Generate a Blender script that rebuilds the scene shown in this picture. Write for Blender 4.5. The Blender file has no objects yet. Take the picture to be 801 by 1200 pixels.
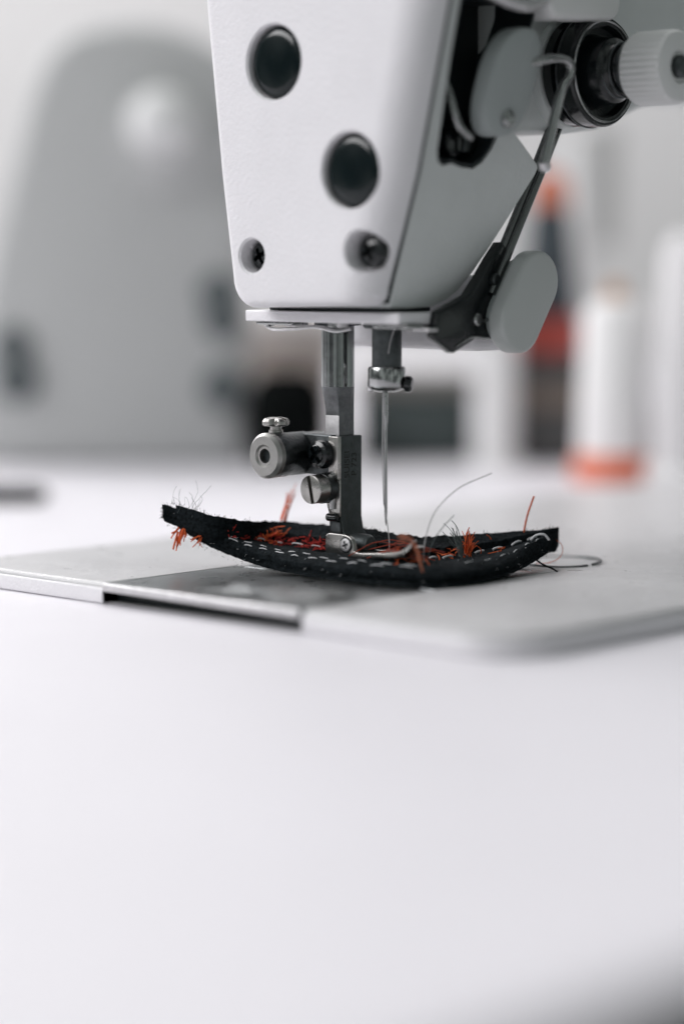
import bpy, bmesh, math, random
from mathutils import Vector, Matrix
from math import sin, cos, pi, radians, sqrt, atan2
random.seed(7)
S = 0.001                       # everything below is authored in millimetres
scn = bpy.context.scene
C = scn.collection

# ------------------------------------------------------------------ camera
FPX, DIST, CAMH, HOR = 2833., 578., 75., 300.      # focal length in photo pixels, mm to subject, height above bed, horizon row
PITCH = math.atan((600-HOR)/FPX)
TH = radians(47)
DV = Vector((-cos(TH), sin(TH), 0)); RV = Vector((sin(TH), cos(TH), 0))
CAM = -DIST*DV + RV*1.0 + Vector((0, 0, CAMH))
FW = DV*cos(PITCH) + Vector((0, 0, -sin(PITCH))); UP = DV*sin(PITCH) + Vector((0, 0, cos(PITCH)))
cd = bpy.data.cameras.new('camera'); cam = bpy.data.objects.new('camera', cd); C.objects.link(cam)
cam.matrix_world = Matrix((RV, UP, -FW)).transposed().to_4x4()
cam.location = CAM*S
cd.sensor_fit = 'VERTICAL'; cd.sensor_height = 36; cd.lens = FPX/1200*36
cd.clip_start = 0.02; cd.clip_end = 50
cd.dof.use_dof = True; cd.dof.focus_distance = 0.576; cd.dof.aperture_fstop = 3.3
scn.camera = cam

# ------------------------------------------------------------------ world, exposure
w = bpy.data.worlds.new('World'); scn.world = w; w.use_nodes = True
bg = w.node_tree.nodes['Background']; bg.inputs[1].default_value = .22
_n = w.node_tree.nodes; _l = w.node_tree.links           # the dim room around: uneven light and dark areas that the metal reflects
_t = _n.new('ShaderNodeTexCoord'); _q = _n.new('ShaderNodeTexNoise'); _q.inputs['Scale'].default_value = 2.6; _q.inputs['Detail'].default_value = 1.5
_r = _n.new('ShaderNodeValToRGB'); _e = _r.color_ramp.elements
_e[0].position = .42; _e[0].color = (.15, .19, .185, 1); _e[1].position = .62; _e[1].color = (2.15, 2.35, 2.28, 1)
_l.new(_t.outputs['Generated'], _q.inputs['Vector']); _l.new(_q.outputs[0], _r.inputs[0]); _l.new(_r.outputs[0], bg.inputs[0])
scn.view_settings.view_transform = 'Standard'; scn.view_settings.look = 'None'
scn.view_settings.exposure = 0; scn.view_settings.gamma = 1

# ------------------------------------------------------------------ lamps (added area lights for soft room light)
def area(name, loc, target, sx, sy, power, col=(1, 1, 1)):
    l = bpy.data.lights.new(name, 'AREA'); l.shape = 'RECTANGLE'; l.size = sx; l.size_y = sy; l.energy = power; l.color = col
    o = bpy.data.objects.new(name, l); C.objects.link(o); o.location = loc
    o.rotation_euler = (Vector(target)-Vector(loc)).to_track_quat('-Z', 'Y').to_euler(); return o
area('key_light', (-1.75, -2.25, 2.0), (0, 0, .05), 2.6, 1.3, 99, (1, .985, 1.0))  # unseen soft key added from the left, behind the camera
area('table_fill', (-.7, .5, 1.9), (-.6, .4, 0), 1.4, 1.6, 17, (1, .985, .99))  # unseen fill added overhead to even out the tabletop
area('wall_fill', (-2.2, .4, 1.3), (-1.3, 2.0, .3), 1.4, 1.2, 62, (1, .985, .99))  # unseen fill added to brighten the wall and background

# ------------------------------------------------------------------ materials
def mat(name, col, rough=.5, metal=0., bump=0, bscale=1000, rvar=0, spec=.5, cvar=0, coat=0, stretch=None, cscale=60):
    m = bpy.data.materials.new(name); m.use_nodes = True; nt = m.node_tree; N = nt.nodes; L = nt.links
    b = N['Principled BSDF']
    b.inputs['Base Color'].default_value = (*col, 1); b.inputs['Roughness'].default_value = rough
    b.inputs['Metallic'].default_value = metal; b.inputs['Specular IOR Level'].default_value = spec
    b.inputs['Coat Weight'].default_value = coat
    tc = N.new('ShaderNodeTexCoord'); src = tc.outputs['Object']
    if stretch:
        mp = N.new('ShaderNodeMapping'); mp.inputs['Scale'].default_value = stretch; L.new(src, mp.inputs[0]); s2 = mp.outputs[0]
    else: s2 = src
    if bump:
        n = N.new('ShaderNodeTexNoise'); n.inputs['Scale'].default_value = bscale; n.inputs['Detail'].default_value = 3
        L.new(s2, n.inputs['Vector'])
        bp = N.new('ShaderNodeBump'); bp.inputs['Strength'].default_value = bump; bp.inputs['Distance'].default_value = .0004
        L.new(n.outputs[0], bp.inputs['Height']); L.new(bp.outputs[0], b.inputs['Normal'])
    if rvar:
        n = N.new('ShaderNodeTexNoise'); n.inputs['Scale'].default_value = 150; n.inputs['Detail'].default_value = 6
        L.new(src, n.inputs['Vector'])
        r = N.new('ShaderNodeMapRange'); r.inputs[1].default_value = .3; r.inputs[2].default_value = .7
        r.inputs[3].default_value = max(.03, rough-rvar); r.inputs[4].default_value = rough+rvar
        L.new(n.outputs[0], r.inputs[0]); L.new(r.outputs[0], b.inputs['Roughness'])
    if cvar:
        n = N.new('ShaderNodeTexNoise'); n.inputs['Scale'].default_value = cscale; n.inputs['Detail'].default_value = 8; n.inputs['Roughness'].default_value = .7
        L.new(s2, n.inputs['Vector'])
        cr = N.new('ShaderNodeValToRGB'); e = cr.color_ramp.elements
        e[0].position = .3; e[1].position = .7
        e[0].color = (*[max(0, c*(1-cvar)) for c in col], 1); e[1].color = (*[min(1, c*(1+cvar)) for c in col], 1)
        L.new(n.outputs[0], cr.inputs[0]); L.new(cr.outputs[0], b.inputs['Base Color'])
    return m
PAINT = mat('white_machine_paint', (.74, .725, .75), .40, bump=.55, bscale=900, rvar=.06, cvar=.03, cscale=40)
CAST = mat('shaded_white_paint', (.55, .575, .57), .42, bump=.3, bscale=800, rvar=.06, cvar=.04, cscale=60)  # same white paint greyed: the shaded side put into its colour
BEDP = mat('bed_paint', (.49, .485, .495), .34, bump=.38, bscale=700, rvar=.08, cvar=.04)
TABLE = mat('table_laminate', (.735, .715, .755), .45, bump=.05, bscale=500, rvar=.05, cvar=.02, cscale=20)
STEEL = mat('brushed_steel', (.36, .365, .365), .22, 1, bump=.04, bscale=400, rvar=.1, stretch=(1, 1, .08), cvar=.12, cscale=300)
TURN = mat('turned_steel', (.40, .39, .375), .28, 1, bump=.1, bscale=1500, rvar=.08, cvar=.1, cscale=500)
DSTEEL = mat('dark_steel', (.085, .092, .095), .38, 1, bump=.3, bscale=1200, rvar=.12, cvar=.3, cscale=400)
SHANK = mat('shot_blasted_steel', (.085, .095, .097), .55, .85, bump=.4, bscale=1800, rvar=.08, cvar=.2, cscale=500)
BARM = mat('worn_bar_steel', (.27, .28, .28), .17, 1, bump=.02, bscale=900, rvar=.05, cvar=.15, cscale=350)
MATTE = mat('satin_turned_steel', (.34, .335, .325), .4, 1, bump=.15, bscale=1200, rvar=.06, cvar=.08, cscale=500)
BRIGHT = mat('bright_ground_steel', (.62, .61, .62), .45, .9, bump=.2, bscale=900, rvar=.1, cvar=.15, cscale=500)
BLACK = mat('black_oxide', (.005, .007, .008), .2, 0, bump=.15, bscale=900, rvar=.1)
RUBBER = mat('black_rubber', (.004, .008, .009), .17, 0, bump=.03, bscale=900, rvar=.04, spec=.32)
DARK = mat('shade_and_dark_parts', (.012, .018, .02), .6)  # near-black painting shade into recesses; also for plain dark parts
PLAST = mat('grey_plastic', (.46, .48, .475), .45, bump=.05, bscale=900, rvar=.05)
COVER = mat('mid_grey_cover_plastic', (.33, .36, .36), .5, bump=.1, bscale=900, rvar=.06)
WPLAST = mat('white_plastic', (.72, .72, .72), .4, rvar=.05)
PLATE = mat('polished_plate_steel', (.27, .285, .29), .3, 1, bump=.05, bscale=900, rvar=.05, cvar=.06, cscale=80)
DENIM = mat('black_denim', (.010, .013, .015), .95, 0, bump=1.0, bscale=1300, spec=.08, cvar=.95, cscale=1300)
FUZZ = mat('black_fibre', (.01, .014, .015), .9, spec=.1)
ORANGE = mat('orange_thread', (.62, .115, .035), .7, spec=.2, cvar=.3, cscale=900)
RED = mat('red_thread', (.40, .035, .028), .75, spec=.2, cvar=.35, cscale=900)
WTHR = mat('white_thread', (.62, .62, .64), .7, spec=.2)
GTHR = mat('grey_thread', (.10, .12, .12), .8, spec=.2)
CLEAR = mat('pale_fine_thread', (.42, .41, .42), .5, spec=.4)
INK = mat('engraved_mark', (.02, .022, .022), .7, .2)

# ------------------------------------------------------------------ mesh helpers
def catmull(pts, n=8):
    P = [Vector(p) for p in pts]
    if len(P) < 3: return P
    P = [2*P[0]-P[1]] + P + [2*P[-1]-P[-2]]; out = []
    for i in range(1, len(P)-2):
        for k in range(n):
            t = k/n; a, b, c, d = P[i-1:i+3]
            out.append(.5*((2*b)+(c-a)*t+(2*a-5*b+4*c-d)*t*t+(-a+3*b-3*c+d)*t**3))
    out.append(P[-2]); return out
AX = {'x': (1, 2, 0), 'y': (0, 2, 1), 'z': (0, 1, 2)}
class MB:
    def __init__(s): s.bm = bmesh.new()
    def prism(s, poly, axis, a, b):
        i, j, k = AX[axis]; rings = []
        for h in (a, b):
            vs = []
            for p in poly:
                c = [0, 0, 0]; c[i], c[j], c[k] = p[0], p[1], h; vs.append(s.bm.verts.new(c))
            rings.append(vs)
        n = len(poly)
        s.bm.faces.new(rings[0]); s.bm.faces.new(rings[1][::-1])
        for q in range(n): s.bm.faces.new((rings[0][q], rings[1][q], rings[1][(q+1) % n], rings[0][(q+1) % n]))
        return s
    def box(s, a, b): return s.prism([(a[0], a[1]), (b[0], a[1]), (b[0], b[1]), (a[0], b[1])], 'z', a[2], b[2])
    def lathe(s, o, ax, prof, seg=40, mod=None):
        ax = Vector(ax).normalized(); u = ax.orthogonal().normalized(); v = ax.cross(u); o = Vector(o); rings = []
        for t, r in prof:
            ring = []
            for q in range(seg):
                a = 2*pi*q/seg; rr = r*(mod(a, t) if mod else 1)
                ring.append(s.bm.verts.new(o+ax*t+(u*cos(a)+v*sin(a))*rr))
            rings.append(ring)
        for A, B in zip(rings, rings[1:]):
            for q in range(seg): s.bm.faces.new((A[q], A[(q+1) % seg], B[(q+1) % seg], B[q]))
        s.bm.faces.new(rings[0][::-1]); s.bm.faces.new(rings[-1]); return s
    def cyl(s, a, b, r, seg=36, r2=None):
        a = Vector(a); b = Vector(b); return s.lathe(a, b-a, [(0, r), ((b-a).length, r if r2 is None else r2)], seg)
    def tube(s, pts, r, seg=8, taper=None, smooth=8):
        P = catmull(pts, smooth) if smooth else [Vector(p) for p in pts]
        T = [(P[min(i+1, len(P)-1)]-P[max(i-1, 0)]).normalized() for i in range(len(P))]
        u = T[0].orthogonal().normalized(); prev = None
        for i, (p, t) in enumerate(zip(P, T)):
            u = (u-t*u.dot(t)).normalized(); v = t.cross(u)
            rr = r*(1 if taper is None else 1+(taper-1)*i/(len(P)-1))
            ring = [s.bm.verts.new(p+(u*cos(2*pi*q/seg)+v*sin(2*pi*q/seg))*rr) for q in range(seg)]
            if prev:
                for q in range(seg): s.bm.faces.new((prev[q], prev[(q+1) % seg], ring[(q+1) % seg], ring[q]))
            else: s.bm.faces.new(ring[::-1])
            prev = ring
        s.bm.faces.new(prev); return s
    def grid(s, rows):
        V = [[s.bm.verts.new(p) for p in r] for r in rows]
        for A, B in zip(V, V[1:]):
            for q in range(len(A)-1): s.bm.faces.new((A[q], A[q+1], B[q+1], B[q]))
        return V
    def build(s, name, m, parent=None, bevel=0, bseg=3, ang=35, label=None):
        bm = s.bm; bmesh.ops.remove_doubles(bm, verts=bm.verts, dist=1e-5)
        bmesh.ops.recalc_face_normals(bm, faces=bm.faces)
        if bevel:
            es = [e for e in bm.edges if len(e.link_faces) == 2 and e.calc_face_angle(0) > radians(ang)]
            bmesh.ops.bevel(bm, geom=es, offset=bevel, segments=bseg, profile=.5, affect='EDGES', clamp_overlap=True)
        bmesh.ops.scale(bm, vec=(S, S, S), verts=bm.verts)
        me = bpy.data.meshes.new(name); bm.to_mesh(me); bm.free(); me.materials.append(m)
        me.shade_smooth(); me.set_sharp_from_angle(angle=radians(32))
        o = bpy.data.objects.new(name, me); C.objects.link(o); o.parent = parent
        if label: o['label'] = label
        return o
def cut(o, cutters):
    tmp = []
    for i, c in enumerate(cutters):
        k = c.build('cutter', DARK); tmp.append(k)
        k.parent = o.parent
        md = o.modifiers.new('b%d' % i, 'BOOLEAN'); md.operation = 'DIFFERENCE'; md.object = k; md.solver = 'EXACT'
    bpy.context.view_layer.update()
    dg = bpy.context.evaluated_depsgraph_get()
    me = bpy.data.meshes.new_from_object(o.evaluated_get(dg)); o.modifiers.clear(); o.data = me; me.name = o.name
    me.shade_smooth(); me.set_sharp_from_angle(angle=radians(32))
    while len(me.materials) > 1: me.materials.pop()
    for k in tmp: bpy.data.objects.remove(k)
    return o
def arc(cx, cy, r, a0, a1, n=6): return [(cx+r*cos(radians(a0+(a1-a0)*i/n)), cy+r*sin(radians(a0+(a1-a0)*i/n))) for i in range(n+1)]
def capsule(ax, ay, bx, by, r, n=14):
    a = math.degrees(atan2(by-ay, bx-ax)); return arc(bx, by, r, a-90, a+90, n)+arc(ax, ay, r, a+90, a+270, n)
def lerp(a, b, t): return a+(b-a)*t
def pw(x, pts):
    for (x0, y0), (x1, y1) in zip(pts, pts[1:]):
        if x <= x1: return lerp(y0, y1, (x-x0)/(x1-x0))
    return pts[-1][1]
def thing(name, label, cat, loc=(0, 0, 0), rz=0, group=None):
    o = bpy.data.objects.new(name, None); C.objects.link(o); o.empty_display_size = .01
    o.location = Vector(loc)*S; o.rotation_euler = (0, 0, rz); o['label'] = label; o['category'] = cat
    if group: o['group'] = group
    return o
def tag(o, label, cat, group=None):
    o['label'] = label; o['category'] = cat
    if group: o['group'] = group
    return o
def screw(name, parent, c, ax, r, h, m, kind='slot', rot=0, bevel=.3, dome=0, rec=None):
    """screw head: back centre c, axis ax, with a real slot or cross cut in it"""
    ax = Vector(ax).normalized(); c = Vector(c)
    b = MB(); b.lathe(c, ax, [(0, r), (h-bevel, r), (h-bevel*.3, r-bevel*.3), (h, r-bevel)] + ([(h+dome*.7, r*.6), (h+dome, r*.2)] if dome else []), 40)
    o = b.build(name, m, parent)
    u = Vector((0, 0, 1)) if abs(ax.z) < .9 else Vector((1, 0, 0))
    v = ax.cross(u).normalized(); u = v.cross(ax)
    def slot(a, ln, wd, dp):
        k = MB(); p = u*cos(a)+v*sin(a); q = -u*sin(a)+v*cos(a)
        P = [c+ax*(h+dome+.5 if i else h-dp)+p*sx*ln+q*sy*wd for i in (0, 1) for sx, sy in ((-1, -1), (1, -1), (1, 1), (-1, 1))]
        V = [k.bm.verts.new(x) for x in P]
        for f in ((0, 1, 2, 3), (4, 5, 6, 7), (0, 1, 5, 4), (1, 2, 6, 5), (2, 3, 7, 6), (3, 0, 4, 7)): k.bm.faces.new([V[i] for i in f])
        return k
    if kind == 'slot': cut(o, [slot(rot, r*1.3, r*.15, rec or h*.35)])
    elif kind == 'cross': cut(o, [slot(rot, r*.62, r*.15, rec or h*.5), slot(rot+pi/2, r*.62, r*.151, rec or h*.5)])
    elif kind == 'hex':
        k = MB(); k.lathe(c+ax*(h-(rec or h*.6)), ax, [(0, r*.5), (h+1, r*.5)], 6); cut(o, [k])
    return o

# ================================================================== SETTING
ROT = atan2(RV.y, RV.x)
TZ = -5.0
o = MB().box((-6000, -3000, -760), (3000, 6000, -755)).build('floor', mat('dark_floor', (.03, .036, .037), .6)); o['kind'] = 'structure'
WALL = mat('pale_wall_paint', (.73, .715, .72), .8, cvar=.05, cscale=1.2)
b = MB()
wc = CAM+DV*2300
b.prism([tuple((wc+RV*s+DV*t).xy) for s, t in ((-2600, 0), (2600, 0), (2600, 40), (-2600, 40))], 'z', -755, 2200)
o = b.build('wall', WALL); o['kind'] = 'structure'

# ------------------------------------------------------------------ work table
tb = thing('sewing_table', 'white laminate work table with rounded front edge, carrying the sewing machine and the thread cones', 'table', (0, 0, -750))
def rrect(x0, y0, x1, y1, r, n=8):
    return arc(x1-r, y1-r, r, 0, 90, n)+arc(x0+r, y1-r, r, 90, 180, n)+arc(x0+r, y0+r, r, 180, 270, n)+arc(x1-r, y0+r, r, 270, 360, n)
MB().prism(rrect(-900, -620, 245, 1000, 25), 'z', 750+TZ-5, 750+TZ).build('tabletop', TABLE, tb, bevel=2)
MB().prism(rrect(-897, -617, 241, 997, 25), 'z', 750+TZ-28, 750+TZ-5.1).build('tabletop_core', mat('dark_board_edge', (.05, .055, .055), .6), tb, bevel=1)
for x, y in ((-850, -570), (190, -570), (-850, 950), (190, 950)):
    MB().box((x-22, y-22, 5), (x+22, y+22, 750+TZ-28.2)).build('leg', mat('table_leg_paint', (.3, .3, .3), .5), tb, bevel=2)

# ================================================================== SEWING MACHINE
sm = thing('sewing_machine', 'white industrial sewing machine head with black plugs, needle and presser foot over dark denim', 'sewing machine', (0, 0, TZ))
def Z(b):                                            # raise a builder authored with z=0 on the bed top into the machine's own frame
    bmesh.ops.translate(b.bm, vec=(0, 0, -TZ), verts=b.bm.verts); return b
_b = MB.build
def part(b, name, m, bevel=0, parent=None, **k): return Z(b).build(name, m, parent or sm, bevel, **k)

# --- bed
bp = arc(98-14, -55+14, 14, 270, 360, 10)+[(98, 420), (-79, 420)]+arc(-79+6, -55+6, 6, 180, 270, 6)
bed = part(MB().prism(bp, 'z', TZ+.02, 0), 'bed', BEDP, 1.3, bseg=4)
cut(bed, [Z(MB().box((-22.6, -60, -4.6), (41.4, -12, 1))), Z(MB().box((-20.4, -13, -2), (41.4, 34, 1)))])
def ofs(poly, d):
    n = len(poly); out = []
    for i in range(n):
        p, q, r_ = Vector(poly[i-1]), Vector(poly[i]), Vector(poly[(i+1) % n]); t = (r_-p).normalized(); out.append(tuple(q+Vector((t.y, -t.x))*d))
    return out
rim = part(MB().prism(ofs(bp, .35), 'z', TZ+.1, -1.15), 'bed_side_bright', PAINT, .5)  # paler band added; light on the bed's sides put into its colour
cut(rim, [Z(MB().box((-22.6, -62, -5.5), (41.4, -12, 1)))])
part(MB().box((-22.3, -51, -4.55), (41.1, -12.3, -2.1)), 'slide_slot_shade', DARK, .1)  # dark block painting the shade of the gap below the slide plate
sp = part(MB().box((-22.2, -55.6, -2.0), (41, -12.2, .02)), 'slide_plate', PLATE, .7, bseg=4)
cut(sp, [Z(MB().lathe((12, -46, -.35), (0, 0, 1), [(0, 3.2), (1, 5.4)], 40))])
npl = part(MB().box((-20, -12.0, -1.95), (41, 33.6, .02)), 'needle_plate', PLATE, .25)
cut(npl, [Z(MB().cyl((15.7, 0, -3), (15.7, 0, 2), .9)), Z(MB().cyl((34, 27, -1.2), (34, 27, 2), 3.2)), Z(MB().cyl((-13, 27, -1.2), (-13, 27, 2), 3.2))])
MB().lathe((34, 27, 3.75), (0, 0, 1), [(0, 3.1), (.9, 3.1), (1.1, 2.8)], 30).build('plate_screw', STEEL, npl)
MB().lathe((-13, 27, 3.75), (0, 0, 1), [(0, 3.1), (.9, 3.1), (1.1, 2.8)], 30).build('plate_screw', STEEL, npl)
part(MB().lathe((31, 46.5, -.5), (0, 0, 1), [(0, 9.8), (.56, 9.8), (.62, 9.6), (.62, 1)], 56), 'bed_cap', BEDP)
part(MB().tube([(31+10.2*cos(a*pi/18), 46.5+10.2*sin(a*pi/18), .3+.25*sin(a*pi/9)) for a in range(36)], .30, 8, smooth=0), 'cap_ring', DSTEEL)
part(MB().box((-22.1, -55.9, -1.95), (40.9, -54.9, .04)), 'plate_edge_highlight', BRIGHT, .42, bseg=4)  # bright strip painting the lit front edge of the slide plate

# --- head casting and face cover
XL = [(60, -14.8), (67, -15.9), (95, -20.1), (135, -24.9), (190, -31)]
XR = [(60, 25.5), (66, 27), (94, 36), (131, 45), (190, 57)]
def outline(ol, orr, ob, n=7, ztop=190):
    z0 = 62.9+ob; P = []
    rl, rr = 6.5, 4
    zs = [190, 160, 131, 112, 94, 80]
    for z in zs: P.append((pw(z, XL)+ol, z))
    xl = pw(z0+rl, XL)+ol
    P += [(xl+rl-rl*cos(a), z0+rl-rl*sin(a)) for a in [i*pi/2/n for i in range(n+1)]]
    xr = pw(z0+rr, XR)-orr
    P += [(xr-rr+rr*sin(a), z0+.7+rr-rr*cos(a)) for a in [i*pi/2/n for i in range(n+1)]]
    for z in zs[::-1]: P.append((pw(z, XR)-orr, z))
    return P
def coverlayers(layers):
    b = MB(); rings = []
    for y, ol, orr, ob in layers: rings.append([b.bm.verts.new((x, y, z)) for x, z in outline(ol, orr, ob)])
    for A, B in zip(rings, rings[1:]):
        n = len(A)
        for q in range(n): b.bm.faces.new((A[q], A[(q+1) % n], B[(q+1) % n], B[q]))
    b.bm.faces.new(rings[0]); b.bm.faces.new(rings[-1][::-1]); return b
lay = [(-12, .5, .5, .5), (-12.3, .1, .1, .1), (-13, 0, 0, 0)]
for i in range(1, 11):
    y = -13-7*sin(i*pi/20)
    fr = 9*(1-cos(i*pi/20)); yy = max(0, -17.4-y); fl = 2.6-sqrt(max(0, 2.6**2-min(2.6, yy)**2))
    lay.append((y, fl, fr, fl))
fc = part(coverlayers(lay), 'face_cover', PAINT, label='white face cover with four black screws and plugs')
holes = [(-1.6, 119.4, 8.9, 7.9), (22.3, 94.1, 8.9, 7.9), (-8.9, 75, 4.3, 3.6), (25.6, 76, 5.2, 4.0)]
cut(fc, [Z(MB().lathe((x, -21.5, z), (0, 1, 0), [(0, R+.8), (1.5, R+.15), (2.0, R-.35), (7, R-.5)], 48)) for x, z, R, r in holes])
for x, z, R, r in holes[:2]:
    part(MB().lathe((x, -14.4, z), (0, -1, 0), [(0, R-.6), (3.3, R-.6), (4.0, R-.9), (4.6, R-1.7), (4.9, R-3), (5.05, 2), (5.07, .3)], 48), 'rubber_plug', RUBBER, parent=fc)
for x, z, R, r in holes[2:]:
    s_ = screw('cover_screw', fc, (x, -14.6, z-TZ), (0, -1, 0), r-.2, 2.2, BLACK, 'cross', .5, .8, .7, rec=1.2)
# casting layer behind the seam, drawn as a YZ profile sheared to follow the leaning side
def leaned(poly, xin_off=0, dr=0, dl=0):
    b = MB(); n = len(poly)
    A = [b.bm.verts.new((pw(z, XL)+dl, y, z)) for y, z in poly]; B = [b.bm.verts.new((pw(z, XR)-dr, y, z)) for y, z in poly]
    b.bm.faces.new(A); b.bm.faces.new(B[::-1])
    for q in range(n): b.bm.faces.new((A[q], B[q], B[(q+1) % n], A[(q+1) % n]))
    return b
HP = [(-10.7, 63.2), (-4, 63), (4, 63.2), (9, 64.8), (12.5, 67), (16, 71), (20, 77), (24.5, 84.5), (30, 94), (30.6, 95.6), (30, 96.6), (18, 104.5), (18, 112), (18, 131), (18, 190), (-10.7, 190), (-10.7, 160), (-10.7, 131), (-10.7, 94), (-10.7, 80)]
hc = part(leaned(HP, dr=.25, dl=.2), 'head_casting', CAST, 1.1, ang=25)
slot = [(-6.8, 98.5), (-6.0, 96.2), (-4, 95.2), (-1, 95.8), (3, 95.0), (7, 94.8), (10, 96.4), (12.5, 99.5), (15.5, 108), (19.5, 131), (19.5, 134), (-8.4, 134), (-8.2, 120), (-7.6, 110)]
cut(hc, [Z(MB().prism(slot, 'x', 27, 70))])
sc = [(lerp(6, y, .985), lerp(112, z, .985)) for y, z in slot]
part(MB().prism(sc, 'x', 27.1, 28.5), 'slot_floor_shade', DARK, parent=None)  # near-black sheet painting shade on the bottom of the slot
b = MB(); n = len(sc)                                  # near-black ring painting shade onto the slot walls, just inside the lip
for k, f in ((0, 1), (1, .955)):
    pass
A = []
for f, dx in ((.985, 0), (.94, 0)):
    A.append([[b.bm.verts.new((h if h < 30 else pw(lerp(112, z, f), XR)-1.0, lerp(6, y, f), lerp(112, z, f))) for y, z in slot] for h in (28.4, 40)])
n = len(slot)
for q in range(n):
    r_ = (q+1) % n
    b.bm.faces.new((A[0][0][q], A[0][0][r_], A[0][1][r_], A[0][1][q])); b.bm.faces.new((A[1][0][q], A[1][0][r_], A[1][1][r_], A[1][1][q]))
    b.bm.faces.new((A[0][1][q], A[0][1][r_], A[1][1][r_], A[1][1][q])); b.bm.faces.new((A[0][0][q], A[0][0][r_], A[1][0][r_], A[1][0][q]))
part(b, 'slot_wall_shade', DARK)
# raised lip seen as the long pale band beside the seam
part(leaned([(-11.95, 64.2), (-10.75, 64.2), (-10.75, 94), (-10.75, 131), (-10.75, 185), (-11.95, 185), (-11.95, 131), (-11.95, 94)], dr=.6, dl=1), 'seam_gasket', DARK)
# arm
AP = [(17.3, 101.5), (31, 103.6), (50, 104.5), (62, 106), (80, 112), (120, 118), (420, 118), (420, 190), (17.3, 190)]
b = MB(); n = len(AP)
Al = [b.bm.verts.new((-18, y, z)) for y, z in AP]; Ar = [b.bm.verts.new((32 if z < 150 else 36, y, z)) for y, z in AP]
b.bm.faces.new(Al); b.bm.faces.new(Ar[::-1])
for q in range(n): b.bm.faces.new((Al[q], Ar[q], Ar[(q+1) % n], Al[(q+1) % n]))
part(b, 'arm', CAST, 4, ang=20, bseg=4)
part(MB().prism(rrect(-70, 330, 60, 420, 20), 'z', .02, 118), 'pillar', PAINT, 2)
# cross plate under the head
cp = part(MB().box((-19.2, -12, 59.5), (30.1, 5, 62.1)), 'cross_plate', PAINT, .35, label='thin pale plate fixed under the head')
cut(cp, [Z(MB().cyl((0, 0, 55), (0, 0, 66), 4.6)), Z(MB().cyl((15.7, 0, 55), (15.7, 0, 66), 4.6))])
MB().cyl((0, 0, 58.6-TZ), (0, 0, 64-TZ), 5.6).build('bushing', DSTEEL, cp)
cut(bpy.data.objects['bushing'], [MB().cyl((0, 0, 57-TZ), (0, 0, 66-TZ), 4.05)])
MB().lathe((15.7, 0, 58.2-TZ), (0, 0, 1), [(0, 5.2), (.5, 5.6), (5.5, 5.6)]).build('bushing', DSTEEL, cp)
cut(bpy.data.objects['bushing.001'], [MB().cyl((15.7, 0, 57-TZ), (15.7, 0, 66-TZ), 3.6)])
MB().lathe((26.5, -3, 57.9-TZ), (0, 0, 1), [(0, 2.4), (.4, 3.2), (1.1, 3.2), (1.6, 2.6)]).build('plate_screw', BRIGHT, cp)
MB().lathe((-8, -6, 58.2-TZ), (0, 0, 1), [(0, 2.2), (.3, 2.9), (1.3, 2.9)]).build('plate_screw', BRIGHT, cp)
MB().tube([(-15, -9, 58.4-TZ), (-12, -9.5, 57.6-TZ), (-6, -9, 57.8-TZ), (0, -7.5, 58.3-TZ), (5, -6, 57.4-TZ), (9, -5, 58-TZ)], .45, 10).build('thread_guide_wire', BRIGHT, cp)
for x_, y_, r_, m_ in ((-14.5, -8.5, 1.6, STEEL), (6.8, -7.5, 2.2, STEEL), (9.5, -8.5, 1.4, BRIGHT), (22.5, -8, 1.8, DSTEEL), (29, 1, 2.4, STEEL)):
    MB().lathe((x_, y_, 58.3-TZ), (0, 0, 1), [(0, r_*.7), (.35, r_), (1.25, r_)], 24).build('plate_screw', m_, cp)
MB().box((-17, -10.5, 58.7-TZ), (-5, -6.5, 59.4-TZ)).build('guide_bracket', STEEL, cp, .2)
MB().box((21, -10.8, 58.5-TZ), (31.5, -5.5, 59.3-TZ)).build('guide_bracket', STEEL, cp, .2)
part(MB().box((29.5, -6.5, 57.9), (34.5, -3.5, 58.6)), 'thread_guide', BRIGHT, .2)
part(MB().box((-13, -10, 62.15), (24, 6, 63.4)), 'underside_shade', DARK, .2)  # dark slab painting the shade under the head

# --- take-up slot contents
TY = -TZ
b = MB(); R = []
for i in range(48):
    a = 2*pi*i/48; c, s_ = cos(a), sin(a); e = 2/2.5
    R.append((abs(c)**e*(1 if c > 0 else -1)*8.8, abs(s_)**e*(1 if s_ > 0 else -1)*12.2))
rings = []
for x, f in ((-5, .93), (-4.4, 1), (-1.2, 1), (-.3, .965), (0, .9), (.15, .5), (.18, .05)):
    rings.append([b.bm.verts.new((45.5+x+.2*(z*f)+(-.10*(y*f) if y > 3 else 0), 10.2+y*f+.14*z*f, 114.2+z*f)) for y, z in R])
for A_, B_ in zip(rings, rings[1:]):
    for q in range(48): b.bm.faces.new((A_[q], A_[(q+1) % 48], B_[(q+1) % 48], B_[q]))
b.bm.faces.new(rings[0]); b.bm.faces.new(rings[-1][::-1])
tc_ = part(b, 'take_up_cover', COVER)
MB().lathe((43.0, 9.3, 106.0+TY), (1, -.1, 0), [(0, 2.1), (1.6, 2.1), (2.2, 1.5), (2.45, .4)], 30).build('rivet', STEEL, tc_)
part(MB().tube([(35, -4.5, 117), (38, -4.4, 112), (39.5, -4.0, 107), (40, -2.5, 103.5), (40, 1, 101.5)], .9, 12), 'take_up_lever', STEEL)
screw('slot_screw', sm, (29, 3.6, 101+TY), (1, 0, 0), 3.4, 4.5, BLACK, 'slot', .2, .6)
part(MB().prism([(5, 99), (12, 97.5), (12, 106), (5, 106)], 'x', 29, 33), 'slot_bracket', DSTEEL, .6)
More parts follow.
